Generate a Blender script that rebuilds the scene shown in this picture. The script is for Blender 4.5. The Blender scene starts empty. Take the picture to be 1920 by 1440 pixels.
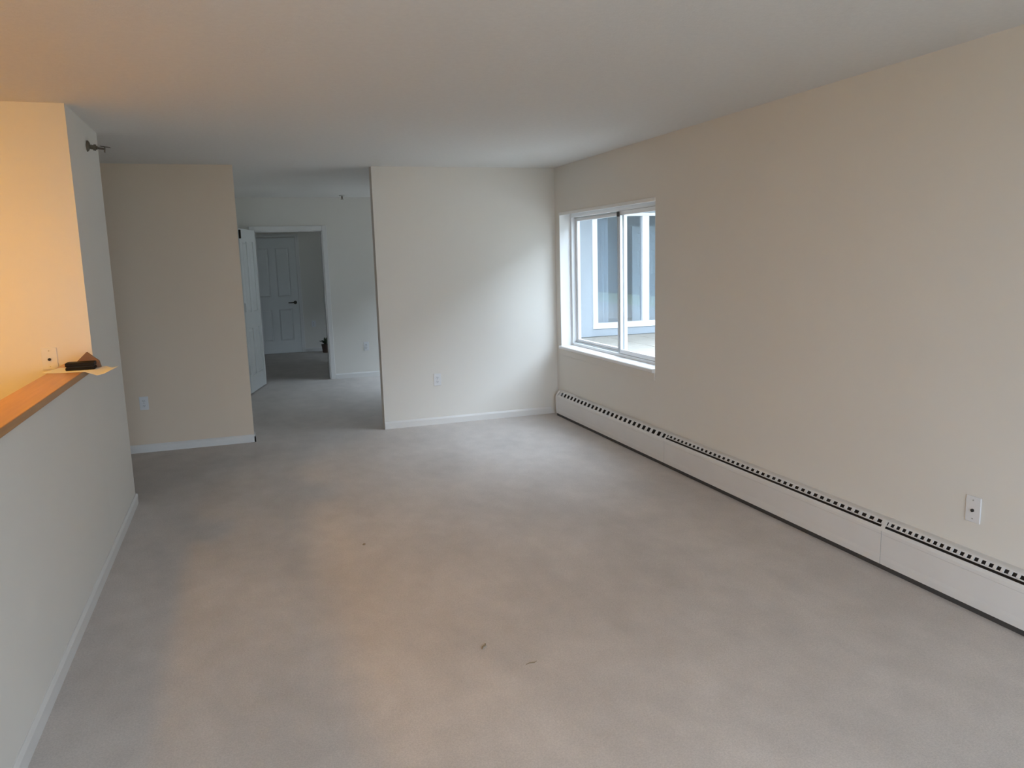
import bpy, bmesh, math, random
from mathutils import Vector, Matrix

random.seed(7)
S = bpy.context.scene
COL = S.collection

# ------------------------------------------------------------------ camera
F_PX, PITCH, YAW, ROLL, CAM_H = 1467.9, -0.161, 0.3277, -0.0278, 1.594
fw = Vector((math.sin(YAW) * math.cos(PITCH), math.cos(YAW) * math.cos(PITCH), math.sin(PITCH)))
rt = fw.cross(Vector((0, 0, 1))).normalized()
up = rt.cross(fw)
r2 = rt * math.cos(ROLL) + up * math.sin(ROLL)
u2 = -rt * math.sin(ROLL) + up * math.cos(ROLL)
cd = bpy.data.cameras.new('camera')
cd.sensor_fit = 'HORIZONTAL'
cd.sensor_width = 36.0
cd.lens = F_PX / 1920 * 36.0
cd.clip_start = 0.05
cam = bpy.data.objects.new('camera', cd)
m = Matrix((r2, u2, -fw)).transposed().to_4x4()
m.translation = (0, 0, CAM_H)
cam.matrix_world = m
COL.objects.link(cam)
S.camera = cam

# ------------------------------------------------------------------ world: flat overcast daylight
W = bpy.data.worlds.new('overcast_sky')
S.world = W
W.use_nodes = True
bg = W.node_tree.nodes['Background']
bg.inputs[0].default_value = (0.76, 0.88, 1.06, 1)
bg.inputs[1].default_value = 2.35

S.view_settings.view_transform = 'Standard'
S.view_settings.look = 'None'
S.view_settings.gamma = 1.0
S.view_settings.use_curve_mapping = False
S.view_settings.exposure = 2.13
S.cycles.diffuse_bounces = 4
S.cycles.max_bounces = 8
S.cycles.transparent_max_bounces = 16
S.cycles.use_denoising = True
S.cycles.adaptive_threshold = 0.03
S.cycles.sample_clamp_indirect = 6.0

LAMP_A, LAMP_B = 34.0, 32.0              # kitchen ceiling lamps
KITCHEN_COL = (1.0, 0.49, 0.04)

# ------------------------------------------------------------------ plan (metres, camera stands at 0,0)
R, B, L, H = 2.988, 7.335, -0.789, 2.44      # right wall, back wall, half wall, ceiling
Y1, Y2 = 4.737, 5.718                        # column block between kitchen and foyer
XL, XR = 0.011, 1.199                        # opening in the back wall
WT = 0.12
YF = 10.888                                  # far wall of the room beyond
YB = 14.518                                  # far wall of the last room
WIN = (5.33, 7.22, 0.70, 2.00)
WIN_HALL = (8.80, 10.82, 0.55, 2.00)
WIN_BED_ADDED = (11.80, 13.60, 0.60, 1.92)  # unseen window, added so daylight reaches the last room
YC = -1.25                                   # wall behind the camera
PATIO = (-0.55, 2.15, 0.04, 2.15)
KY = 1.5                                     # near end of kitchen
KX = -3.4


# ------------------------------------------------------------------ materials
def mat(name, col, rough=0.6, metal=0.0, bump=0.0, bscale=200.0, var=0.0, vscale=3.0, detail=4.0, spec=0.5):
    mt = bpy.data.materials.new(name)
    mt.use_nodes = True
    nt = mt.node_tree
    p = nt.nodes['Principled BSDF']
    p.inputs['Base Color'].default_value = (*col, 1)
    p.inputs['Roughness'].default_value = rough
    p.inputs['Metallic'].default_value = metal
    p.inputs['Specular IOR Level'].default_value = spec
    tc = nt.nodes.new('ShaderNodeTexCoord')
    var = var or 0.012
    if var > 0:
        n = nt.nodes.new('ShaderNodeTexNoise')
        n.inputs['Scale'].default_value = vscale
        n.inputs['Detail'].default_value = detail
        nt.links.new(tc.outputs['Object'], n.inputs['Vector'])
        mr = nt.nodes.new('ShaderNodeMapRange')
        mr.inputs['From Min'].default_value = 0.3
        mr.inputs['From Max'].default_value = 0.7
        mr.inputs['To Min'].default_value = 1 - var
        mr.inputs['To Max'].default_value = 1 + var
        nt.links.new(n.outputs['Fac'], mr.inputs['Value'])
        mx = nt.nodes.new('ShaderNodeMix')
        mx.data_type = 'RGBA'
        mx.blend_type = 'MULTIPLY'
        mx.inputs['Factor'].default_value = 1
        mx.inputs['A'].default_value = (*col, 1)
        nt.links.new(mr.outputs['Result'], mx.inputs['B'])
        nt.links.new(mx.outputs['Result'], p.inputs['Base Color'])
    if bump >= 0.09:
        n2 = nt.nodes.new('ShaderNodeTexNoise')
        n2.inputs['Scale'].default_value = bscale
        n2.inputs['Detail'].default_value = 3
        nt.links.new(tc.outputs['Object'], n2.inputs['Vector'])
        b = nt.nodes.new('ShaderNodeBump')
        b.inputs['Strength'].default_value = bump
        b.inputs['Distance'].default_value = 0.004
        nt.links.new(n2.outputs['Fac'], b.inputs['Height'])
        nt.links.new(b.outputs['Normal'], p.inputs['Normal'])
    return mt


def carpet_mat():
    mt = mat('carpet', (0.61, 0.555, 0.515), 0.95, bump=0.5, bscale=350, var=0.0, spec=0.1)
    nt = mt.node_tree
    p = nt.nodes['Principled BSDF']
    tc = nt.nodes.new('ShaderNodeTexCoord')

    def noise(scale, detail, lo, hi, stretch=(1, 1, 1)):
        mp = nt.nodes.new('ShaderNodeMapping')
        mp.inputs['Scale'].default_value = stretch
        nt.links.new(tc.outputs['Object'], mp.inputs['Vector'])
        n = nt.nodes.new('ShaderNodeTexNoise')
        n.inputs['Scale'].default_value = scale
        n.inputs['Detail'].default_value = detail
        nt.links.new(mp.outputs['Vector'], n.inputs['Vector'])
        mr = nt.nodes.new('ShaderNodeMapRange')
        mr.inputs['From Min'].default_value = 0.3
        mr.inputs['From Max'].default_value = 0.7
        mr.inputs['To Min'].default_value = lo
        mr.inputs['To Max'].default_value = hi
        nt.links.new(n.outputs['Fac'], mr.inputs['Value'])
        return mr.outputs['Result']
    a = noise(1.6, 3, 0.91, 1.06, (1.4, 0.8, 1))       # worn traffic patches
    b = noise(8.0, 5, 0.945, 1.04, (1, 0.7, 1))        # foot marks
    c = noise(160.0, 3, 0.90, 1.08)                    # tufts
    m1 = nt.nodes.new('ShaderNodeMath'); m1.operation = 'MULTIPLY'
    nt.links.new(a, m1.inputs[0]); nt.links.new(b, m1.inputs[1])
    m2 = nt.nodes.new('ShaderNodeMath'); m2.operation = 'MULTIPLY'
    nt.links.new(m1.outputs[0], m2.inputs[0]); nt.links.new(c, m2.inputs[1])
    mx = nt.nodes.new('ShaderNodeMix'); mx.data_type = 'RGBA'; mx.blend_type = 'MULTIPLY'
    mx.inputs['Factor'].default_value = 1
    mx.inputs['A'].default_value = (0.61, 0.555, 0.515, 1)
    nt.links.new(m2.outputs[0], mx.inputs['B'])
    nt.links.new(mx.outputs['Result'], p.inputs['Base Color'])
    p.inputs['Sheen Weight'].default_value = 0.15
    return mt


def wood_mat(name, c1, c2, rough=0.35):
    mt = mat(name, c1, rough)
    nt = mt.node_tree
    p = nt.nodes['Principled BSDF']
    tc = nt.nodes.new('ShaderNodeTexCoord')
    mp = nt.nodes.new('ShaderNodeMapping')
    mp.inputs['Scale'].default_value = (30, 1.5, 30)
    nt.links.new(tc.outputs['Object'], mp.inputs['Vector'])
    n = nt.nodes.new('ShaderNodeTexNoise')
    n.inputs['Scale'].default_value = 1.5
    n.inputs['Detail'].default_value = 6
    nt.links.new(mp.outputs['Vector'], n.inputs['Vector'])
    cr = nt.nodes.new('ShaderNodeValToRGB')
    cr.color_ramp.elements[0].position = 0.35
    cr.color_ramp.elements[0].color = (*c1, 1)
    cr.color_ramp.elements[1].position = 0.7
    cr.color_ramp.elements[1].color = (*c2, 1)
    nt.links.new(n.outputs['Fac'], cr.inputs['Fac'])
    nt.links.new(cr.outputs['Color'], p.inputs['Base Color'])
    return mt


def glass_mat(name, refl=0.07, tint=(0.93, 0.96, 0.96)):
    mt = bpy.data.materials.new(name)
    mt.use_nodes = True
    nt = mt.node_tree
    for n in list(nt.nodes):
        if n.type == 'BSDF_PRINCIPLED':
            nt.nodes.remove(n)
    out = [n for n in nt.nodes if n.type == 'OUTPUT_MATERIAL'][0]
    tr = nt.nodes.new('ShaderNodeBsdfTransparent')
    tr.inputs[0].default_value = (*tint, 1)
    gl = nt.nodes.new('ShaderNodeBsdfGlossy')
    gl.inputs['Roughness'].default_value = 0.02
    lw = nt.nodes.new('ShaderNodeLayerWeight')
    lw.inputs['Blend'].default_value = 0.5          # grazing angles reflect more, same from both sides
    pw = nt.nodes.new('ShaderNodeMath'); pw.operation = 'POWER'
    nt.links.new(lw.outputs['Facing'], pw.inputs[0]); pw.inputs[1].default_value = 5.0
    fr = nt.nodes.new('ShaderNodeMath'); fr.operation = 'MULTIPLY_ADD'
    nt.links.new(pw.outputs[0], fr.inputs[0]); fr.inputs[1].default_value = 0.8; fr.inputs[2].default_value = refl * 0.5
    mx = nt.nodes.new('ShaderNodeMixShader')
    nt.links.new(fr.outputs[0], mx.inputs[0])
    nt.links.new(tr.outputs[0], mx.inputs[1])
    nt.links.new(gl.outputs[0], mx.inputs[2])
    nt.links.new(mx.outputs[0], out.inputs[0])
    return mt


M = {}
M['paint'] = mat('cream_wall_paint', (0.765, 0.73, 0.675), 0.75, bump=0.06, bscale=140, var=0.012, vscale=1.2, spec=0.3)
M['tan'] = mat('tan_entry_wall', (0.775, 0.645, 0.515), 0.75, bump=0.06, bscale=140, var=0.012, vscale=1.2, spec=0.3)  # warmer tone than the cream walls, used on the entry wall
M['ceiling'] = mat('ceiling_paint', (0.78, 0.755, 0.72), 0.9, bump=0.22, bscale=110, var=0.02, vscale=40, spec=0.2)
M['trim'] = mat('white_trim_paint', (0.84, 0.835, 0.825), 0.4, bump=0.02, bscale=60)
M['base'] = mat('baseboard_paint', (0.74, 0.72, 0.695), 0.45, bump=0.02, bscale=60)
M['carpet'] = carpet_mat()
M['door'] = mat('white_door_paint', (0.74, 0.74, 0.72), 0.45, bump=0.02, bscale=80)
M['vinyl'] = mat('white_vinyl', (0.82, 0.83, 0.84), 0.35, bump=0.01, bscale=40)
M['alu'] = mat('grey_aluminium', (0.50, 0.52, 0.53), 0.35, 0.7, bump=0.01, bscale=90)
M['heater'] = mat('heater_enamel', (0.74, 0.72, 0.70), 0.38, bump=0.02, bscale=30, var=0.02, vscale=5)
M['dark_metal'] = mat('dark_metal_and_gap_shade', (0.07, 0.065, 0.063), 0.7, 0.2, bump=0.05, bscale=90)
M['plate'] = mat('white_plastic', (0.76, 0.755, 0.76), 0.35, bump=0.005, bscale=50)
M['hole'] = mat('dark_socket', (0.02, 0.018, 0.016), 0.6, bump=0.01, bscale=50)
M['screw'] = mat('screw_metal', (0.55, 0.54, 0.5), 0.3, 0.9, bump=0.01, bscale=50)
M['ledge'] = wood_mat('orange_oak', (0.44, 0.20, 0.042), (0.52, 0.25, 0.06))
M['paper'] = mat('white_paper', (0.80, 0.78, 0.74), 0.8, bump=0.02, bscale=30)
M['black'] = mat('black_leather', (0.008, 0.006, 0.005), 0.6, bump=0.1, bscale=300, spec=0.2)
M['brown'] = mat('brown_card', (0.23, 0.115, 0.06), 0.7, bump=0.05, bscale=120, var=0.06, vscale=30)
M['brass'] = mat('aged_sprinkler_metal', (0.17, 0.15, 0.12), 0.42, 0.75, bump=0.02, bscale=80)
M['bronze'] = mat('dark_bronze', (0.05, 0.042, 0.03), 0.4, 0.8, bump=0.02, bscale=80)
M['glass'] = glass_mat('window_glass')
M['glass_dark'] = glass_mat('patio_glass', 0.26, (0.84, 0.89, 0.93))
M['siding'] = mat('grey_blue_siding', (0.31, 0.34, 0.37), 0.8, bump=0.1, bscale=60, var=0.03, vscale=4)
M['concrete'] = mat('added_pale_paving', (0.35, 0.315, 0.27), 0.9, bump=0.15, bscale=60, var=0.08, vscale=3)
M['joint'] = mat('paving_bed', (0.28, 0.265, 0.24), 0.95, bump=0.2, bscale=60, var=0.1, vscale=5)
M['grass'] = mat('dull_ground', (0.22, 0.25, 0.16), 0.95, bump=0.3, bscale=12, var=0.2, vscale=2)
M['curtain'] = mat('pale_curtain', (0.62, 0.65, 0.68), 0.9, bump=0.05, bscale=60)
M['dimwall'] = mat('grey_room_paint', (0.72, 0.76, 0.79), 0.85, bump=0.03, bscale=60)
M['pot'] = mat('brown_pot', (0.12, 0.08, 0.06), 0.7, bump=0.1, bscale=60)
M['leaf'] = mat('dark_leaf', (0.045, 0.07, 0.03), 0.6, bump=0.05, bscale=80, var=0.2, vscale=30)
M['twig'] = mat('brown_bark', (0.27, 0.20, 0.12), 0.9, bump=0.2, bscale=200)
M['blocker'] = mat('dull_blocker', (0.11, 0.115, 0.11), 0.9, bump=0.1, bscale=5, var=0.15, vscale=0.6)
M['roof'] = mat('soffit_white', (0.62, 0.62, 0.60), 0.8, bump=0.05, bscale=60)

# ------------------------------------------------------------------ helpers
WL = {}                                  # world location of things that parent parts


def tag(o, label=None, cat=None, group=None, kind=None):
    if label: o['label'] = label
    if cat: o['category'] = cat
    if group: o['group'] = group
    if kind: o['kind'] = kind
    return o


def empty(name, loc, label, cat=None, group=None, kind=None, rz=0.0):
    o = bpy.data.objects.new(name, None)
    o.empty_display_size = 0.05
    o.location = loc
    o.rotation_euler = (0, 0, rz)
    COL.objects.link(o)
    WL[o] = Vector(loc)
    return tag(o, label, cat, group, kind)


def build(name, bm, mt, parent=None, local=False, origin=None, smooth=False, mats=None):
    """bmesh (world coordinates, or the parent's if local) -> one linked mesh object with its origin at its base"""
    bmesh.ops.recalc_face_normals(bm, faces=bm.faces)
    vs = [v.co for v in bm.verts]
    if origin is None:
        lo = [min(v[i] for v in vs) for i in range(3)]
        hi = [max(v[i] for v in vs) for i in range(3)]
        origin = Vector(((lo[0] + hi[0]) / 2, (lo[1] + hi[1]) / 2, lo[2]))
    origin = Vector(origin)
    for v in bm.verts:
        v.co -= origin
    if smooth:
        for f in bm.faces:
            f.smooth = True
    me = bpy.data.meshes.new(name)
    bm.to_mesh(me)
    bm.free()
    me.materials.append(mt)
    o = bpy.data.objects.new(name, me)
    COL.objects.link(o)
    WL[o] = origin
    if parent:
        o.parent = parent
        o.location = origin if local else origin - WL[parent]
    else:
        o.location = origin
    if smooth:
        try:
            mod = o.modifiers.new('edge', 'EDGE_SPLIT')
            mod.split_angle = math.radians(40)
        except Exception:
            pass
    return o


def add_box(bm, x0, x1, y0, y1, z0, z1, bev=0.0):
    vs = [bm.verts.new((x, y, z)) for x in (x0, x1) for y in (y0, y1) for z in (z0, z1)]
    fs = [(0, 1, 3, 2), (4, 6, 7, 5), (0, 4, 5, 1), (2, 3, 7, 6), (0, 2, 6, 4), (1, 5, 7, 3)]
    faces = [bm.faces.new([vs[i] for i in f]) for f in fs]
    if bev > 0:
        es = list({e for f in faces for e in f.edges})
        bmesh.ops.bevel(bm, geom=es, offset=bev, segments=2, profile=0.5, affect='EDGES')


def boxes(name, lst, mt, parent=None, bev=0.0, local=False, **kw):
    bm = bmesh.new()
    for b in lst:
        add_box(bm, *b, bev=bev)
    return build(name, bm, mt, parent, local, **kw)


def add_prism(bm, pts, fn0, fn1):
    """closed outline pts (a,b) mapped by fn0 / fn1 to the two ends"""
    a = [bm.verts.new(fn0(*p)) for p in pts]
    b = [bm.verts.new(fn1(*p)) for p in pts]
    n = len(pts)
    bm.faces.new(a)
    bm.faces.new(b[::-1])
    for i in range(n):
        j = (i + 1) % n
        bm.faces.new((a[i], b[i], b[j], a[j]))


def add_lathe(bm, prof, base, axis='z', seg=20):
    """prof: list of (radius, height along axis)"""
    base = Vector(base)
    rings = []
    for r_, h_ in prof:
        ring = []
        for k in range(seg):
            t = 2 * math.pi * k / seg
            c, s = r_ * math.cos(t), r_ * math.sin(t)
            v = {'z': (c, s, h_), 'x': (h_, c, s), 'y': (c, h_, s), '-y': (c, -h_, s)}[axis]
            ring.append(bm.verts.new(base + Vector(v)))
        rings.append(ring)
    for a, b in zip(rings, rings[1:]):
        for k in range(seg):
            j = (k + 1) % seg
            bm.faces.new((a[k], a[j], b[j], b[k]))
    bm.faces.new(rings[0][::-1])
    bm.faces.new(rings[-1])


def lathe(name, prof, base, mt, parent=None, axis='z', seg=20, local=False):
    bm = bmesh.new()
    add_lathe(bm, prof, base, axis, seg)
    return build(name, bm, mt, parent, local, smooth=True)


def add_tube(bm, pts, r, seg=8):
    pts = [Vector(p) for p in pts]
    rings = []
    for i, p in enumerate(pts):
        d = (pts[min(i + 1, len(pts) - 1)] - pts[max(i - 1, 0)]).normalized()
        a = d.cross(Vector((0, 0, 1)))
        if a.length < 1e-3: a = d.cross(Vector((1, 0, 0)))
        a.normalize(); b = d.cross(a)
        rr = r[i] if isinstance(r, (list, tuple)) else r
        rings.append([bm.verts.new(p + rr * (math.cos(2 * math.pi * k / seg) * a + math.sin(2 * math.pi * k / seg) * b)) for k in range(seg)])
    for a, b in zip(rings, rings[1:]):
        for k in range(seg):
            j = (k + 1) % seg
            bm.faces.new((a[k], a[j], b[j], b[k]))
    bm.faces.new(rings[0][::-1]); bm.faces.new(rings[-1])


def struct(name, lst, mt, label, **kw):
    o = boxes(name, lst, mt, **kw)
    return tag(o, label, None, None, 'structure')


# ------------------------------------------------------------------ shell
struct('floor', [(KX - 0.1, R + 0.2, YC - 0.1, YB + 0.1, -0.12, 0.0)], M['carpet'], 'worn beige-grey wall-to-wall carpet')
struct('ceiling', [(KX - 0.1, R + 0.2, YC - 0.1, YB + 0.1, H, H + 0.15)], M['ceiling'], 'flat textured off-white ceiling')

RW = R + 0.20


def wall_with_holes_y(x0, x1, y0, y1, holes, z1=H):
    out, y = [], y0
    for (a, b, c, d) in holes:
        out.append((x0, x1, y, a, 0, z1))
        if c > 0: out.append((x0, x1, a, b, 0, c))
        out.append((x0, x1, a, b, d, z1))
        y = b
    out.append((x0, x1, y, y1, 0, z1))
    return out


def wall_with_holes_x(y0, y1, x0, x1, holes, z1=H):
    return [(a[2], a[3], a[0], a[1], a[4], a[5]) for a in wall_with_holes_y(y0, y1, x0, x1, holes, z1)]


struct('wall_right', wall_with_holes_y(R, RW, YC - 0.1, YB + 0.1, [WIN, WIN_HALL, WIN_BED_ADDED]), M['paint'],
       'long cream wall on the right with the window')
struct('wall_back', [(XR, R, B, B + WT, 0, H)], M['paint'], 'cream back wall right of the opening')
struct('wall_entry', [(-2.80, XL, B, B + WT, 0, H)], M['tan'], 'tan back wall left of the opening')
struct('wall_left_half', [(L - WT, L, KY, Y1, 0, 1.062)], M['paint'], 'low half wall on the left under the wooden ledge')
struct('wall_left_column', [(KX, L, Y1, Y2, 0, H)], M['paint'], 'full-height wall block at the far end of the half wall')
struct('wall_left_near', [(L - WT, L, YC, KY, 0, H), (KX, L - WT, KY - WT, KY, 0, H)], M['paint'], 'full-height wall beside the camera')
struct('wall_kitchen', [(KX - 0.1, KX, YC, Y1, 0, H)], M['paint'], 'outer kitchen wall out of view')
struct('wall_foyer', [(-2.92, -2.80, Y2, B + WT, 0, H)], M['paint'], 'end wall of the entry foyer')
struct('wall_front', wall_with_holes_x(YC - 0.2, YC, L, R, [PATIO]), M['paint'], 'wall behind the camera with a patio door')
# room beyond the opening
DY0, DY1 = 10.08, 10.86                        # door opening in the left wall of the room beyond
struct('wall_hall_left', [(-0.12, 0.0, B + WT, DY0, 0, H), (-0.12, 0.0, DY0, DY1, 2.03, H), (-0.12, 0.0, DY1, YF, 0, H),
                          (-0.95, -0.90, 9.6, YF, 0, H), (-0.9, -0.12, 9.6, 9.65, 0, H)], M['paint'],
       'left wall of the room beyond with a closet')
DXL, DXR, DZ = 0.215, 1.080, 2.015
struct('wall_hall_far', wall_with_holes_x(YF, YF + WT, -0.95, R, [(DXL, DXR, 0, DZ)]), M['paint'],
       'far wall of the room beyond with a cased doorway')
struct('wall_bedroom_far', [(-0.95, R, YB, YB + 0.1, 0, H)], M['paint'], 'end wall of the last room')
struct('wall_bedroom_left', [(-0.95, -0.85, YF + WT, YB, 0, H)], M['paint'], 'left wall of the last room')


# ------------------------------------------------------------------ baseboards
def base_profile(bm, p0, p1, n, h=0.07, t=0.013):
    """from p0 to p1 along a wall; n = horizontal normal pointing into the room"""
    prof = [(0, 0), (t, 0), (t, h - 0.016), (t * 0.55, h - 0.004), (t * 0.3, h), (0, h)]
    add_prism(bm, prof, lambda a, b: (p0[0] + n[0] * a, p0[1] + n[1] * a, b), lambda a, b: (p1[0] + n[0] * a, p1[1] + n[1] * a, b))


def baseboard(name, segs, label):
    bm = bmesh.new()
    for s in segs:
        base_profile(bm, *s)
    return tag(build(name, bm, M['base']), label, None, None, 'structure')


baseboard('baseboard_back', [((XR, B), (R - 0.078, B), (0, -1))], 'white baseboard along the bright back wall')
baseboard('baseboard_entry', [((-2.8, B), (XL + 0.013, B), (0, -1)), ((XL, B - 0.013), (XL, B + WT), (1, 0))],
          'white baseboard along the tan wall left of the opening')
baseboard('baseboard_left', [((L, KY), (L, Y2 + 0.013), (1, 0)), ((L + 0.013, Y2), (-2.8, Y2), (0, 1))],
          'white baseboard along the half wall and column')
baseboard('baseboard_far', [((DXR + 0.065, YF), (R, YF), (0, -1)), ((0, YF), (DXL - 0.065, YF), (0, -1))],
          'white baseboard of the room beyond')
baseboard('baseboard_bedroom', [((-0.85, YB), (0.07, YB), (0, -1)), ((1.02, YB), (R, YB), (0, -1))], 'white baseboard in the last room')


# doorway casing
def casing(name, x0, x1, zt, y, n, label, w=0.06, t=0.018):
    y0, y1 = sorted((y, y + n * t))
    bm = bmesh.new()
    add_box(bm, x0 - w, x0, y0, y1, 0, zt + w, 0.004)
    add_box(bm, x1, x1 + w, y0, y1, 0, zt + w, 0.004)
    add_box(bm, x0, x1, y0, y1, zt, zt + w, 0.004)
    return tag(build(name, bm, M['base']), label, None, None, 'structure')


casing('trim_1', DXL, DXR, DZ, YF, -1, 'white casing around the far doorway')
struct('trim_2', [(DXL - 0.001, DXL + 0.014, YF - 0.004, YF + WT + 0.004, 0, DZ), (DXR - 0.014, DXR + 0.001, YF - 0.004, YF + WT + 0.004, 0, DZ),
                  (DXL, DXR, YF - 0.004, YF + WT + 0.004, DZ - 0.014, DZ + 0.001)], M['base'], 'white jamb lining the far doorway')


# ------------------------------------------------------------------ panel doors
def panel_door(root, fn, w, h, t=0.035, cols=2, rows=((0.22, 0.80), (1.00, 1.87)), local=True, stile=0.115, mid=0.10):
    """fn(u, d, z): u across the door, d out of the front face, z up -> coordinates of the root"""
    def bx(bm, u0, u1, d0, d1, z0, z1, bev=0.0):
        p, q = fn(u0, d0, z0), fn(u1, d1, z1)
        add_box(bm, min(p[0], q[0]), max(p[0], q[0]), min(p[1], q[1]), max(p[1], q[1]), min(p[2], q[2]), max(p[2], q[2]), bev)
    bm = bmesh.new()
    pw = (w - 2 * stile - (cols - 1) * mid) / cols
    us = [(stile + k * (pw + mid), stile + k * (pw + mid) + pw) for k in range(cols)]
    bx(bm, 0, stile, 0, t, 0.012, h)
    bx(bm, w - stile, w, 0, t, 0.012, h)
    zs = [0.012] + [z for r_ in rows for z in r_] + [h]
    for a, b in zip(zs[::2], zs[1::2]):
        bx(bm, stile, w - stile, 0, t, a, b)
    for k in range(cols - 1):
        for a, b in rows:
            bx(bm, us[k][1], us[k + 1][0], 0, t, a, b)
    build('slab', bm, M['door'], root, local)
    for u0, u1 in us:
        for z0, z1 in rows:
            bm = bmesh.new()
            bx(bm, u0, u1, t * 0.25, t * 0.62, z0, z1)
            g = 0.035
            outer = [(u0 + 0.012, z0 + 0.012), (u1 - 0.012, z0 + 0.012), (u1 - 0.012, z1 - 0.012), (u0 + 0.012, z1 - 0.012)]
            inner = [(u0 + g, z0 + g), (u1 - g, z0 + g), (u1 - g, z1 - g), (u0 + g, z1 - g)]
            for df, db in ((t * 0.62, t * 0.93), (t * 0.25, t * 0.05)):
                o_ = [bm.verts.new(fn(u, df, z)) for u, z in outer]
                i_ = [bm.verts.new(fn(u, db, z)) for u, z in inner]
                bm.faces.new(i_)
                for k in range(4):
                    bm.faces.new((o_[k], o_[(k + 1) % 4], i_[(k + 1) % 4], i_[k]))
            build('panel', bm, M['door'], root, local)


def lever(root, fn, u, z, d, sgn, local=True):
    bm = bmesh.new()
    p = Vector(fn(u, d, z))
    n = (Vector(fn(u, d + 1, z)) - p).normalized()
    uu = (Vector(fn(u + 1, d, z)) - p).normalized()
    seg = 14
    for r_, a, b in ((0.030, 0, 0.008), (0.011, 0.008, 0.045)):
        for_r = []
        for hh in (a, b):
            for_r.append([bm.verts.new(p + n * hh + r_ * (math.cos(2 * math.pi * k / seg) * uu + math.sin(2 * math.pi * k / seg) * Vector((0, 0, 1)))) for k in range(seg)])
        for k in range(seg):
            j = (k + 1) % seg
            bm.faces.new((for_r[0][k], for_r[0][j], for_r[1][j], for_r[1][k]))
        bm.faces.new(for_r[0]); bm.faces.new(for_r[1])
    add_tube(bm, [p + n * 0.045 - uu * 0.005 * sgn, p + n * 0.05 + uu * 0.05 * sgn, p + n * 0.046 + uu * 0.12 * sgn], [0.011, 0.010, 0.008], 10)
    return tag(build('handle', bm, M['bronze'], root, local, smooth=True), 'dark bronze lever handle')


# far closed door in the last room
d2 = empty('door_2', (0.135, YB - 0.012, 0.0), 'closed white panelled door in the end wall of the last room', None, None, 'structure')
fn2 = lambda u, d, z: (u, -d, z)
panel_door(d2, fn2, 0.82, 2.03)
lever(d2, fn2, 0.76, 0.90, 0.035, -1)
casing('trim_3', 0.13, 0.96, 2.04, YB, -1, 'white casing of the far closed door')

# door standing ajar on the left of the room beyond (hinge side near, free edge by the far wall)
ang = math.radians(-14.5)
d1 = empty('door_1', (0.026, DY0 + 0.012, 0.0), 'white panelled door standing ajar, seen almost edge-on through the opening', None, None, 'structure', rz=ang)
fn1 = lambda u, d, z: (-0.035 + d + 0.0, u, z)
panel_door(d1, fn1, 0.765, 2.02)
for z in (0.25, 1.02, 1.90):
    bm = bmesh.new()
    add_lathe(bm, [(0.008, 0), (0.011, 0.005), (0.011, 0.10), (0.008, 0.105)], (0.016, -0.008, z), 'z', 10)
    add_box(bm, 0.0, 0.004, -0.008, 0.03, z, z + 0.105)
    build('hinge', bm, M['bronze'] if z > 1.5 else M['door'], d1, True, smooth=True)

# ------------------------------------------------------------------ windows
def add_portal(name, loc, rot, sx, sy):
    ld = bpy.data.lights.new(name, 'AREA')
    ld.shape = 'RECTANGLE'
    ld.size, ld.size_y = sx, sy
    ld.cycles.is_portal = True
    o = bpy.data.objects.new(name, ld)
    o.location = loc
    o.rotation_euler = rot
    COL.objects.link(o)


def sash(root, x0, x1, y0, y1, z0, z1, w, mt, gl, rail=None):
    rail = rail or w
    s = boxes('sash', [(x0, x1, y0, y0 + w, z0, z1), (x0, x1, y1 - w, y1, z0, z1),
                       (x0, x1, y0 + w, y1 - w, z0, z0 + rail), (x0, x1, y0 + w, y1 - w, z1 - rail, z1)], mt, root)
    xm = (x0 + x1) / 2
    boxes('pane', [(xm - 0.002, xm + 0.002, y0 + w - 0.004, y1 - w + 0.004, z0 + rail - 0.004, z1 - rail + 0.004)], gl, s)
    return s


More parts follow.
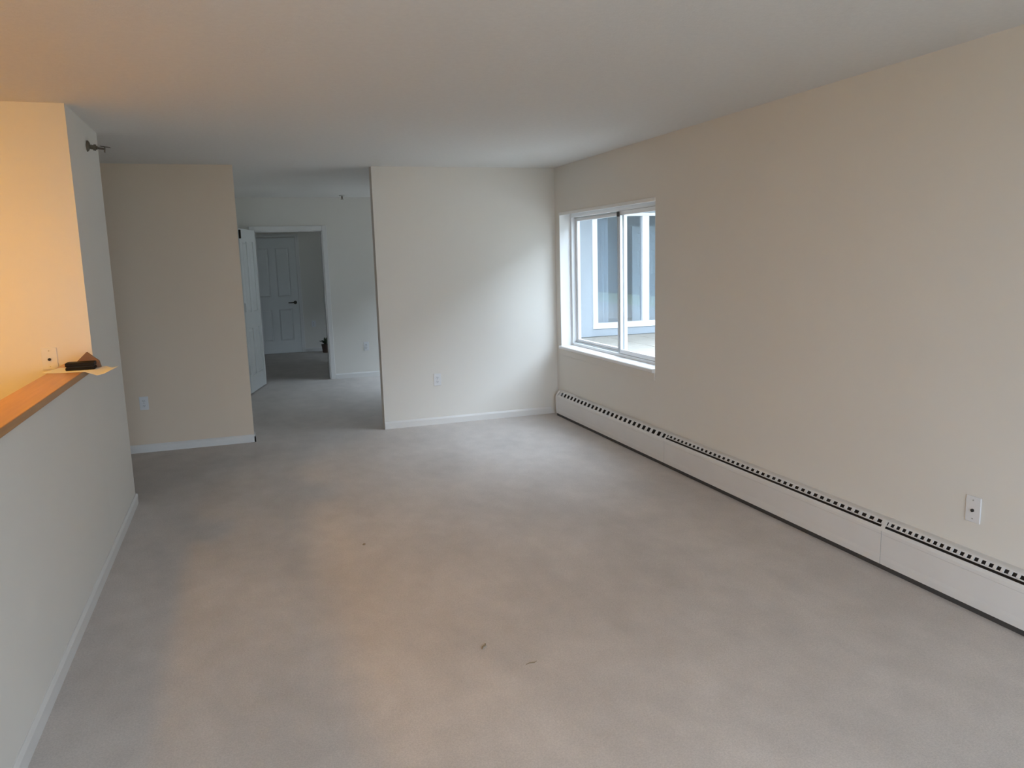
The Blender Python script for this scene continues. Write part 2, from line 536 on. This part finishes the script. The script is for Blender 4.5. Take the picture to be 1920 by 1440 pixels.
def slider_window(name, y0, y1, z0, z1, label, mid):
    wdw = empty(name, (R + 0.1, (y0 + y1) / 2, z0), label, None, None, 'structure')
    f0, f1, fw_ = R + 0.112, R + 0.20, 0.036
    boxes('frame', [(f0, f1, y0, y0 + fw_, z0, z1), (f0, f1, y1 - fw_, y1, z0, z1),
                    (f0, f1, y0 + fw_, y1 - fw_, z0, z0 + 0.03), (f0, f1, y0 + fw_, y1 - fw_, z1 - 0.045, z1)], M['vinyl'], wdw, bev=0.003)
    boxes('track', [(f0 + 0.03, f0 + 0.034, y0 + fw_, y1 - fw_, z0 + 0.03, z0 + 0.042), (f0 + 0.03, f0 + 0.034, y0 + fw_, y1 - fw_, z1 - 0.055, z1 - 0.045)], M['alu'], wdw)
    za, zb = z0 + 0.032, z1 - 0.047
    sash(wdw, f0 + 0.042, f0 + 0.070, mid - 0.02, y1 - fw_ - 0.002, za, zb, 0.042, M['vinyl'], M['glass'], 0.034)
    s = sash(wdw, f0 + 0.006, f0 + 0.028, y0 + fw_ + 0.002, mid + 0.028, za, zb, 0.042, M['vinyl'], M['glass'], 0.034)
    boxes('pull_strip', [(f0 + 0.000, f0 + 0.006, mid + 0.004, mid + 0.026, za, zb)], M['alu'], wdw)
    boxes('latch', [(f0 - 0.012, f0 + 0.004, mid - 0.012, mid + 0.014, zb - 0.045, zb - 0.004)], M['dark_metal'], wdw, bev=0.002)
    # stool, apron and the thin bead round the reveal
    bm = bmesh.new()
    prof = [(0.112, z0 - 0.03), (0.112, z0), (-0.022, z0), (-0.028, z0 - 0.006), (-0.028, z0 - 0.024), (-0.022, z0 - 0.03)]
    add_prism(bm, prof, lambda a, b: (R + a, y0 - 0.0, b + 0.004), lambda a, b: (R + a, y1 + 0.0, b + 0.004))
    build('sill', bm, M['trim'], wdw)
    boxes('apron', [(R - 0.007, R, y0 + 0.004, y1 + 0.03, z0 - 0.088, z0 - 0.026)], M['paint'], wdw, bev=0.002)
    boxes('head_bead', [(R - 0.006, R + 0.004, y0, y1, z1 - 0.022, z1 + 0.006)], M['trim'], wdw, bev=0.002)
    boxes('reveal_lining', [(R, f0, y1 - 0.004, y1, z0 + 0.004, z1), (R, f0, y0, y0 + 0.004, z0 + 0.004, z1), (R, f0, y0 + 0.004, y1 - 0.004, z1 - 0.004, z1)], M['trim'], wdw)
    return wdw


slider_window('window_1', *WIN, 'white sliding window in the right wall with deep sill', 6.165)
slider_window('window_2', *WIN_HALL, 'white sliding window of the room beyond', 9.7)
slider_window('window_3_added', *WIN_BED_ADDED, 'unseen white sliding window added to light the last room', 12.6)
for i, wv in enumerate((WIN, WIN_HALL, WIN_BED_ADDED)):
    add_portal('window_portal', (R + 0.24, (wv[0] + wv[1]) / 2, (wv[2] + wv[3]) / 2), (0, math.radians(90), 0), wv[3] - wv[2], wv[1] - wv[0])
# patio door behind the camera
px0, px1, pz0, pz1 = PATIO
w4 = empty('window_4', ((px0 + px1) / 2, YC - 0.1, pz0), 'wide patio door behind the camera', None, None, 'structure')
boxes('frame', [(px0, px0 + 0.05, YC - 0.15, YC - 0.05, pz0, pz1), (px1 - 0.05, px1, YC - 0.15, YC - 0.05, pz0, pz1),
                (px0, px1, YC - 0.15, YC - 0.05, pz0, pz0 + 0.05), (px0, px1, YC - 0.15, YC - 0.05, pz1 - 0.05, pz1),
                ((px0 + px1) / 2 - 0.04, (px0 + px1) / 2 + 0.04, YC - 0.13, YC - 0.07, pz0, pz1)], M['vinyl'], w4)
for a, b in ((px0 + 0.05, (px0 + px1) / 2 - 0.04), ((px0 + px1) / 2 + 0.04, px1 - 0.05)):
    boxes('pane', [(a, b, YC - 0.102, YC - 0.098, pz0 + 0.05, pz1 - 0.05)], M['glass'], w4)
add_portal('patio_portal', ((px0 + px1) / 2, YC - 0.24, (pz0 + pz1) / 2), (math.radians(90), 0, 0), px1 - px0, pz1 - pz0)

# ------------------------------------------------------------------ wooden ledge and what lies on it
LZ = 1.094
bm = bmesh.new()
add_box(bm, L - WT - 0.022, L + 0.022, KY, Y1, 1.062, LZ, 0.004)
tag(build('wood_ledge', bm, M['ledge']), 'long orange oak ledge capping the left half wall', 'ledge')


def paper_sheet():
    bm = bmesh.new()
    c, s_ = math.cos(math.radians(-13)), math.sin(math.radians(-13))
    xs = [-0.145, -0.10, -0.05, 0.0, 0.03, 0.055, 0.08, 0.11, 0.145]
    zs = [0.004, 0.001, 0.001, 0.001, 0.001, 0.001, -0.002, -0.012, -0.004]
    ys = [-0.095, -0.03, 0.03, 0.095]
    top = []
    for x, z in zip(xs, zs):
        top.append([(x * c - y * s_, x * s_ + y * c, z + (0.006 * (y / 0.095) if x > 0.07 else 0)) for y in ys])
    base = Vector((-0.785, 4.375, LZ))
    va = [[bm.verts.new(base + Vector(p) + Vector((0, 0, 0.0006))) for p in row] for row in top]
    vb = [[bm.verts.new(base + Vector(p) + Vector((0, 0, -0.0001))) for p in row] for row in top]
    for i in range(len(xs) - 1):
        for j in range(3):
            bm.faces.new((va[i][j], va[i + 1][j], va[i + 1][j + 1], va[i][j + 1]))
            bm.faces.new((vb[i][j], vb[i][j + 1], vb[i + 1][j + 1], vb[i + 1][j]))
    rim = [(0, 0), (len(xs) - 1, 0), (len(xs) - 1, 3), (0, 3)]
    for i in range(len(xs) - 1):
        for j in (0, 3):
            bm.faces.new((va[i][j], va[i + 1][j], vb[i + 1][j], vb[i][j]))
    for j in range(3):
        for i in (0, len(xs) - 1):
            bm.faces.new((va[i][j], va[i][j + 1], vb[i][j + 1], vb[i][j]))
    o = build('paper_sheet', bm, M['paper'], smooth=True)
    return tag(o, 'white paper sheet overhanging the end of the wooden ledge', 'paper')


paper_sheet()
# black case with a paler seam, and the brown peaked card behind it
bk = empty('black_case', (-0.787, 4.385, LZ + 0.0018), 'flat black case lying on the white paper on the ledge', 'case')
boxes('shell', [(-0.853, -0.722, 4.35, 4.42, LZ + 0.0018, LZ + 0.017), (-0.853, -0.722, 4.35, 4.42, LZ + 0.021, LZ + 0.040)], M['black'], bk, bev=0.004)
boxes('seam', [(-0.848, -0.727, 4.355, 4.415, LZ + 0.0165, LZ + 0.0205)], M['hole'], bk)
bm = bmesh.new()
P = [(-0.815, LZ + 0.0018), (-0.705, LZ + 0.0018), (-0.712, LZ + 0.035), (-0.765, LZ + 0.083), (-0.81, LZ + 0.04)]
add_prism(bm, P, lambda a, b: (a, 4.430, b), lambda a, b: (a, 4.452, b))
bmesh.ops.bevel(bm, geom=list(bm.edges), offset=0.0015, segments=1, affect='EDGES')
tag(build('brown_card', bm, M['brown']), 'small brown peaked cardboard piece behind the black case', 'card')


# ------------------------------------------------------------------ wall plates
def plate(name, c, axis, label, kind='duplex', cat='outlet', w=0.072, h=0.116):
    """c = centre on the wall; axis '-y' (faces the camera) or '-x' (on the right wall)"""
    cx, cy, cz = c
    root = empty(name, (cx, cy, cz - h / 2), label, cat, None)

    def bx(u0, u1, d0, d1, z0, z1):
        if axis == '-y':
            return (cx + u0, cx + u1, cy - d1, cy - d0, cz + z0, cz + z1)
        return (cx - d1, cx - d0, cy + u0, cy + u1, cz + z0, cz + z1)
    boxes('plate', [bx(-w / 2, w / 2, 0, 0.006, -h / 2, h / 2)], M['plate'], root, bev=0.0025)
    if kind == 'duplex':
        for s_ in (-1, 1):
            k = boxes('socket', [bx(-0.017, 0.017, 0.005, 0.009, s_ * 0.021 - 0.014, s_ * 0.021 + 0.014)], M['plate'], root, bev=0.003)
            boxes('slot', [bx(-0.0075, -0.005, 0.0088, 0.0095, s_ * 0.021 - 0.003, s_ * 0.021 + 0.006),
                           bx(0.005, 0.0075, 0.0088, 0.0095, s_ * 0.021 - 0.003, s_ * 0.021 + 0.006),
                           bx(-0.002, 0.002, 0.0088, 0.0095, s_ * 0.021 - 0.010, s_ * 0.021 - 0.006)], M['hole'], k)
        boxes('screw', [bx(-0.003, 0.003, 0.005, 0.0075, -0.003, 0.003)], M['screw'], root, bev=0.001)
    else:
        ax = '-y' if axis == '-y' else 'x'
        base = (cx, cy - 0.004, cz - 0.004) if axis == '-y' else (cx - 0.014, cy, cz - 0.004)
        lathe('jack', [(0.0045, 0), (0.0075, 0.002), (0.0075, 0.010)], base, M['hole'], root, ax, 12)
        for s_ in (-1, 1):
            boxes('screw', [bx(-0.003, 0.003, 0.005, 0.0075, s_ * 0.042 - 0.003, s_ * 0.042 + 0.003)], M['screw'], root, bev=0.001)
    return root


plate('wall_outlet', (1.731, B, 0.440), '-y', 'white duplex outlet low on the bright back wall')
plate('wall_outlet', (-0.868, B, 0.432), '-y', 'white outlet low on the tan wall beside the column')
plate('cable_jack', (R, 2.492, 0.436), '-x', 'white cable jack plate above the heater on the right wall', 'jack', 'wall plate', 0.075, 0.118)
plate('phone_jack', (-0.995, Y1, 1.125), '-y', 'white jack plate on the warm-lit kitchen wall above the ledge', 'jack', 'wall plate', 0.075, 0.118)
plate('wall_outlet', (1.583, YF, 0.426), '-y', 'white outlet on the far wall seen through the opening')
plate('wall_outlet', (1.19, YB, 0.50), '-y', 'small grey outlet beside the far closed door')


# ------------------------------------------------------------------ sprinklers
def side_sprinkler():
    y, z = 5.30, 2.302
    root = empty('wall_sprinkler', (L, y, z), 'dull metal sidewall sprinkler head high on the column', 'sprinkler')
    root.rotation_euler = (0, 0.16, 0)
    lathe('escutcheon', [(0.034, 0.0), (0.032, 0.006), (0.022, 0.014), (0.018, 0.016)], (L, y, z), M['brass'], root, 'x', 24)
    lathe('body', [(0.013, 0.012), (0.013, 0.035), (0.018, 0.036), (0.018, 0.048), (0.011, 0.050), (0.011, 0.056)], (L, y, z), M['brass'], root, 'x', 12)
    bm = bmesh.new()
    for s_ in (-1, 1):
        add_tube(bm, [(L + 0.050, y + s_ * 0.013, z), (L + 0.066, y + s_ * 0.017, z), (L + 0.086, y + s_ * 0.010, z), (L + 0.094, y, z)], 0.0035, 8)
    build('yoke', bm, M['brass'], root, smooth=True)
    boxes('bulb', [(L + 0.055, L + 0.09, y - 0.003, y + 0.003, z - 0.003, z + 0.003)], M['dark_metal'], root, bev=0.001)
    bm = bmesh.new()
    add_box(bm, L + 0.094, L + 0.097, y - 0.018, y + 0.018, z - 0.020, z + 0.012, 0.001)
    add_box(bm, L + 0.070, L + 0.125, y - 0.017, y + 0.017, z + 0.012, z + 0.0145, 0.0008)
    build('deflector', bm, M['brass'], root)


side_sprinkler()
cs = empty('ceiling_sprinkler', (1.327, 10.52, H - 0.055), 'small pendent sprinkler on the ceiling of the room beyond', 'sprinkler')
lathe('escutcheon', [(0.040, H - 0.001), (0.036, H - 0.010), (0.018, H - 0.014)], (1.327, 10.52, 0), M['screw'], cs, 'z', 20)
lathe('body', [(0.012, H - 0.012), (0.010, H - 0.038), (0.006, H - 0.050)], (1.327, 10.52, 0), M['brass'], cs, 'z', 12)
lathe('deflector', [(0.020, H - 0.053), (0.020, H - 0.050)], (1.327, 10.52, 0), M['brass'], cs, 'z', 16)


# ------------------------------------------------------------------ baseboard heater along the right wall
def heater():
    ya, yb = 7.205, -0.45                                # far end, near end
    joints = [ya, 5.065, 2.934, yb]
    pitch = [0.080, 0.052, 0.036]
    root = empty('baseboard_heater', (R, (ya + yb) / 2, 0), 'long white hydronic baseboard heater along the right wall', 'heater')

    def sheet(bm, pts, y0, y1, t=0.0016):
        n = len(pts)
        off = []
        for i in range(n):
            a = Vector(pts[max(i - 1, 0)]); b = Vector(pts[min(i + 1, n - 1)])
            d = (b - a).normalized()
            off.append((pts[i][0] - d[1] * t * -1, pts[i][1] + d[0] * t * -1))
        ring = list(pts) + off[::-1]
        add_prism(bm, ring, lambda o, z: (R - o, y0, z), lambda o, z: (R - o, y1, z))
    bm = bmesh.new()
    add_box(bm, R - 0.004, R - 0.0005, yb, ya, 0.004, 0.246)
    add_box(bm, R - 0.066, R - 0.063, yb, ya, 0.001, 0.05)  # dark strip standing in for the shadow gap under the front panel
    build('back_plate_and_gap_shade', bm, M['dark_metal'], root)
    slot_a, slot_b = (0.046, 0.2445), (0.066, 0.2155)
    for k in range(3):
        y1, y0 = joints[k] - (0.0 if k == 0 else 0.0015), joints[k + 1] + 0.0015
        bm = bmesh.new()
        sheet(bm, [(0.0, 0.2515), (0.030, 0.2515), (0.042, 0.249), slot_a], y0, y1)
        build('top_cover', bm, M['heater'], root)
        bm = bmesh.new()
        sheet(bm, [slot_b, (0.072, 0.208), (0.075, 0.200), (0.075, 0.185), (0.0735, 0.182), (0.0735, 0.075), (0.075, 0.058), (0.075, 0.029)], y0, y1)
        build('front_panel', bm, M['heater'], root)
        # bars between the outlet slots, sharing one mesh per section
        p = pitch[k]
        bw = p * 0.42
        mix = lambda t: (slot_a[0] + (slot_b[0] - slot_a[0]) * t, slot_a[1] + (slot_b[1] - slot_a[1]) * t)
        sb = slot_b if k == 0 else mix(0.62)
        if k:                                            # slim rail under the slots, open gap below it
            bm = bmesh.new()
            sheet(bm, [mix(0.50), mix(0.66)], y0, y1)
            build('grille_rail', bm, M['heater'], root)
        first, y = None, y1 - (0.055 if k == 0 else p * 0.5)
        while y - bw > y0:
            if first is None:
                bm = bmesh.new()
                add_prism(bm, [slot_a, sb, (sb[0] - 0.003, sb[1] - 0.0015), (slot_a[0] - 0.003, slot_a[1] - 0.0015)],
                          lambda o, z: (R - o, y, z), lambda o, z: (R - o, y - bw, z))
                first = build('grille_bar', bm, M['heater'], root)
                loc0, yy0 = first.location.copy(), y
            else:
                c = first.copy()
                COL.objects.link(c)
                c.parent = root
                c.location = loc0 + Vector((0, y - yy0, 0))
            y -= p
    bm = bmesh.new()
    sheet(bm, [(0.030, 0.205), (0.052, 0.196), (0.060, 0.188)], yb, ya)
    build('damper', bm, M['dark_metal'], root)
    # finned tube in the casing
    bm = bmesh.new()
    add_tube(bm, [(R - 0.036, yb, 0.115), (R - 0.036, ya, 0.115)], 0.012, 8)
    build('pipe', bm, M['dark_metal'], root)
    # end caps and splice plates
    cap = [(0.0, 0.014), (0.0, 0.2545), (0.031, 0.2545), (0.044, 0.2515), (0.069, 0.2175), (0.0775, 0.2015), (0.0775, 0.045), (0.060, 0.040), (0.058, 0.006), (0.050, 0.006), (0.048, 0.040), (0.012, 0.040), (0.010, 0.014)]
    for a, b in ((ya - 0.035, ya + 0.004), (yb - 0.004, yb + 0.035)):
        bm = bmesh.new()
        add_prism(bm, cap, lambda o, z: (R - o, a, z), lambda o, z: (R - o, b, z))
        build('end_cap', bm, M['heater'], root)
    for y in joints[1:3]:
        bm = bmesh.new()
        sheet(bm, [(0.0, 0.2525), (0.031, 0.2525), (0.043, 0.250), (0.067, 0.2165), (0.073, 0.2085), (0.0755, 0.2)], y - 0.012, y + 0.012, 0.0018)
        build('splice_plate', bm, M['heater'], root)


heater()


# ------------------------------------------------------------------ potted plant in the last room
def plant():
    x, y = 1.345, 14.22
    root = empty('potted_plant', (x, y, 0), 'small dark potted plant on the floor of the last room', 'plant')
    lathe('pot', [(0.045, 0.0), (0.052, 0.01), (0.068, 0.13), (0.072, 0.135), (0.072, 0.15), (0.062, 0.15), (0.058, 0.135)], (x, y, 0), M['pot'], root, 'z', 18)
    rnd = random.Random(3)
    for k in range(26):
        a = rnd.uniform(0, 6.28)
        le, wd = rnd.uniform(0.08, 0.15), rnd.uniform(0.014, 0.022)
        tilt = rnd.uniform(0.2, 1.1)
        bm = bmesh.new()
        d = Vector((math.cos(a), math.sin(a), 0))
        sdir = Vector((-d.y, d.x, 0))
        pts = []
        for q in (0, 0.33, 0.66, 1.0):
            r_ = le * q * math.sin(tilt) * (0.7 + 0.3 * q)
            zz = le * q * math.cos(tilt) + 0.04 * q * (1 - q)
            pts.append((Vector((x, y, 0.142)) + d * r_ + Vector((0, 0, zz)), wd * math.sin(math.pi * min(q * 0.85 + 0.1, 0.98))))
        l_ = [bm.verts.new(p + sdir * w_) for p, w_ in pts]
        c_ = [bm.verts.new(p + Vector((0, 0, -0.004))) for p, w_ in pts]
        r__ = [bm.verts.new(p - sdir * w_) for p, w_ in pts]
        for i in range(3):
            bm.faces.new((l_[i], l_[i + 1], c_[i + 1], c_[i]))
            bm.faces.new((c_[i], c_[i + 1], r__[i + 1], r__[i]))
        build('leaf', bm, M['leaf'], root)


plant()


# ------------------------------------------------------------------ bits on the carpet
def twig(name, p, le, a, r, label):
    bm = bmesh.new()
    d = Vector((math.cos(a), math.sin(a), 0))
    n = Vector((-d.y, d.x, 0))
    c = Vector((p[0], p[1], r))
    add_tube(bm, [c - d * le / 2, c - d * le / 6 + n * le * 0.08, c + d * le / 5 - n * le * 0.04, c + d * le / 2 + n * le * 0.1], [r * 0.6, r, r * 0.9, r * 0.4], 7)
    tag(build(name, bm, M['twig'], smooth=True), label, 'debris')


twig('twig', (0.838, 2.917), 0.048, 0.9, 0.0035, 'tiny brown twig lying on the carpet, nearest the camera')
twig('lint_crumb', (0.549, 4.303), 0.016, 0.3, 0.005, 'small dark crumb on the warm-lit carpet patch')
twig('lint_strand', (0.975, 2.72), 0.050, 0.1, 0.0018, 'thin brown strand on the carpet right of the twig')

# ------------------------------------------------------------------ kitchen ceiling lamps (out of frame, they light the kitchen wall)
def downlight(x, y, strength, r, label):
    root = empty('downlight', (x, y, H - 0.10), label, 'lamp')
    bm = bmesh.new()
    n, rings = 24, []
    for rr, z in ((r, H - 0.045), (r, H - 0.10), (r + 0.012, H - 0.10), (r + 0.012, H)):
        rings.append([bm.verts.new((x + rr * math.cos(2 * math.pi * k / n), y + rr * math.sin(2 * math.pi * k / n), z)) for k in range(n)])
    for p, q in zip(rings, rings[1:]):
        for k in range(n):
            bm.faces.new((p[k], p[(k + 1) % n], q[(k + 1) % n], q[k]))
    bm.faces.new(rings[0])
    bm.faces.new(rings[-1])
    build('housing', bm, M['trim'], root, smooth=True)
    gm = mat('lit_lens', (0.9, 0.85, 0.75), 0.4, bump=0.01, bscale=40)
    pb = gm.node_tree.nodes['Principled BSDF']
    pb.inputs['Emission Color'].default_value = (*KITCHEN_COL, 1)
    pb.inputs['Emission Strength'].default_value = strength
    lathe('lens', [(r * 0.97, H - 0.052), (r * 0.97, H - 0.048)], (x, y, 0), gm, root, 'z', 16)


downlight(-1.20, 3.70, LAMP_A, 0.07, 'warm ceiling downlight nearest the wooden ledge')


def dome_lamp(x, y, strength, r, label):
    root = empty('ceiling_lamp', (x, y, H - 0.13), label, 'lamp')
    lathe('base_ring', [(r * 0.7, H - 0.035), (r * 1.02, H - 0.030), (r * 1.02, H)], (x, y, 0), M['screw'], root, 'z', 24)
    gm = mat('lit_dome', (0.9, 0.85, 0.75), 0.4, bump=0.01, bscale=40)
    pb = gm.node_tree.nodes['Principled BSDF']
    pb.inputs['Emission Color'].default_value = (*KITCHEN_COL, 1)
    pb.inputs['Emission Strength'].default_value = strength
    prof = [(0.002, H - 0.125)] + [(r * 0.95 * math.sin(t), H - 0.030 - 0.095 * math.cos(t)) for t in (0.35, 0.7, 1.05, 1.35, 1.57)]
    lathe('dome', prof, (x, y, 0), gm, root, 'z', 16)


dome_lamp(-2.05, 3.05, LAMP_B, 0.15, 'round warm dome lamp on the kitchen ceiling')

# ------------------------------------------------------------------ outdoors: view through the window, and unseen parts added for the daylight
struct('ground', [(-40, 60, -50, 60, -0.30, -0.16)], M['grass'], 'open ground outside')
struct('added_terrace', [(-4, RW, -14, YC - 0.201, -0.16, -0.02)], M['concrete'], 'unseen pale paving added behind the camera to bounce daylight indoors')  # out of view, added to bounce daylight onto the ceiling
struct('low_sky_blocker', [(16.0, 26.0, -22.0, 30.0, -0.16, 8.8)], M['blocker'], 'dull unseen block across the yard, added to cut low sky light')  # never in view; height and dark tone set to hold back low sky light
WY = 14.0                                    # face of the building wing
pt = struct('patio', [(RW + 0.001, 12.0, -6.0, WY - 0.001, -0.16, -0.045)], M['joint'], 'pale paved patio outside the window')
first = None
for i in range(9):
    for j in range(10):
        x, y = 4.2 + i * 0.62, 7.95 + j * 0.60
        if first is None:
            bm = bmesh.new()
            add_box(bm, x, x + 0.605, y, y + 0.585, -0.045, 0.0, 0.004)
            first = build('paving_slab', bm, M['concrete'], pt)
            loc0, p0 = first.location.copy(), (x, y)
        else:
            c = first.copy()
            COL.objects.link(c)
            c.parent = pt
            c.location = loc0 + Vector((x - p0[0], y - p0[1], random.uniform(-0.004, 0.0)))
PX0, PX1, PZ0, PZ1 = 6.47, 8.86, 0.15, 2.375
struct('wall_wing', wall_with_holes_x(WY, WY + 0.2, RW + 0.001, 12.0, [(PX0, PX1, PZ0, PZ1)], 3.0), M['siding'],
       'blue-grey wing of the building outside the window')
struct('wall_wing_inner', [(5.2, 5.4, WY + 0.2, 17.6, 0, 3), (10.4, 10.6, WY + 0.2, 17.6, 0, 3), (5.2, 10.6, 16.4, 16.6, 0, 3)], M['dimwall'], 'pale inner walls of the wing room')
struct('wing_shade_roof', [(3.6, 12.0, WY - 2.6, 17.8, 3.0, 3.18)], M['roof'], 'roof over the building wing, overhang added to shade the view')  # unseen overhang, deepened to darken the outdoor view
struct('wing_floor', [(5.4, 10.4, WY + 0.2, 17.6, 0.0, 0.12)], M['dimwall'], 'floor inside the building wing')
wd = empty('window_5', ((PX0 + PX1) / 2, WY + 0.05, PZ0), 'white framed glass patio door across the patio', None, None, 'structure')
fwd = 0.10
boxes('frame', [(PX0, PX0 + fwd, WY - 0.03, WY + 0.12, PZ0, PZ1), (PX1 - fwd, PX1, WY - 0.03, WY + 0.12, PZ0, PZ1),
                (PX0 + fwd, PX1 - fwd, WY - 0.03, WY + 0.12, PZ0, PZ0 + 0.11), (PX0 + fwd, PX1 - fwd, WY - 0.03, WY + 0.12, PZ1 - 0.06, PZ1)], M['vinyl'], wd, bev=0.004)
boxes('mullion', [(7.555, 7.70, WY - 0.02, WY + 0.10, PZ0 + 0.11, PZ1 - 0.06)], M['vinyl'], wd, bev=0.004)
for a, b in ((PX0 + fwd, 7.555), (7.70, PX1 - fwd)):
    boxes('pane', [(a, b, WY + 0.04, WY + 0.046, PZ0 + 0.11, PZ1 - 0.06)], M['glass_dark'], wd)


def curtain(x0, x1, y, label):
    bm = bmesh.new()
    n = 44
    a = []
    for i in range(n + 1):
        x = x0 + (x1 - x0) * i / n
        yy = y + 0.03 * math.sin(i * 1.25) + 0.008 * math.sin(i * 0.6)
        a.append([bm.verts.new((x, yy, 0.13)), bm.verts.new((x, yy, 2.45)), bm.verts.new((x, yy + 0.004, 0.13)), bm.verts.new((x, yy + 0.004, 2.45))])
    for p, q in zip(a, a[1:]):
        bm.faces.new((p[0], q[0], q[1], p[1])); bm.faces.new((p[2], p[3], q[3], q[2]))
        bm.faces.new((p[1], q[1], q[3], p[3])); bm.faces.new((p[0], p[2], q[2], q[0]))
    bm.faces.new((a[0][0], a[0][1], a[0][3], a[0][2])); bm.faces.new((a[-1][0], a[-1][2], a[-1][3], a[-1][1]))
    tag(build('curtain', bm, M['curtain'], smooth=True), label, 'curtain')


curtain(6.52, 6.98, WY + 0.38, 'pale hanging curtain behind the glass of the door across the patio')
d3 = empty('door_3', (8.05, 15.4, 0.12), 'panelled door standing inside the room across the patio', None, None, 'structure')
panel_door(d3, fn2, 0.82, 2.05, rows=((0.22, 0.80), (1.0, 1.55), (1.68, 1.92)))
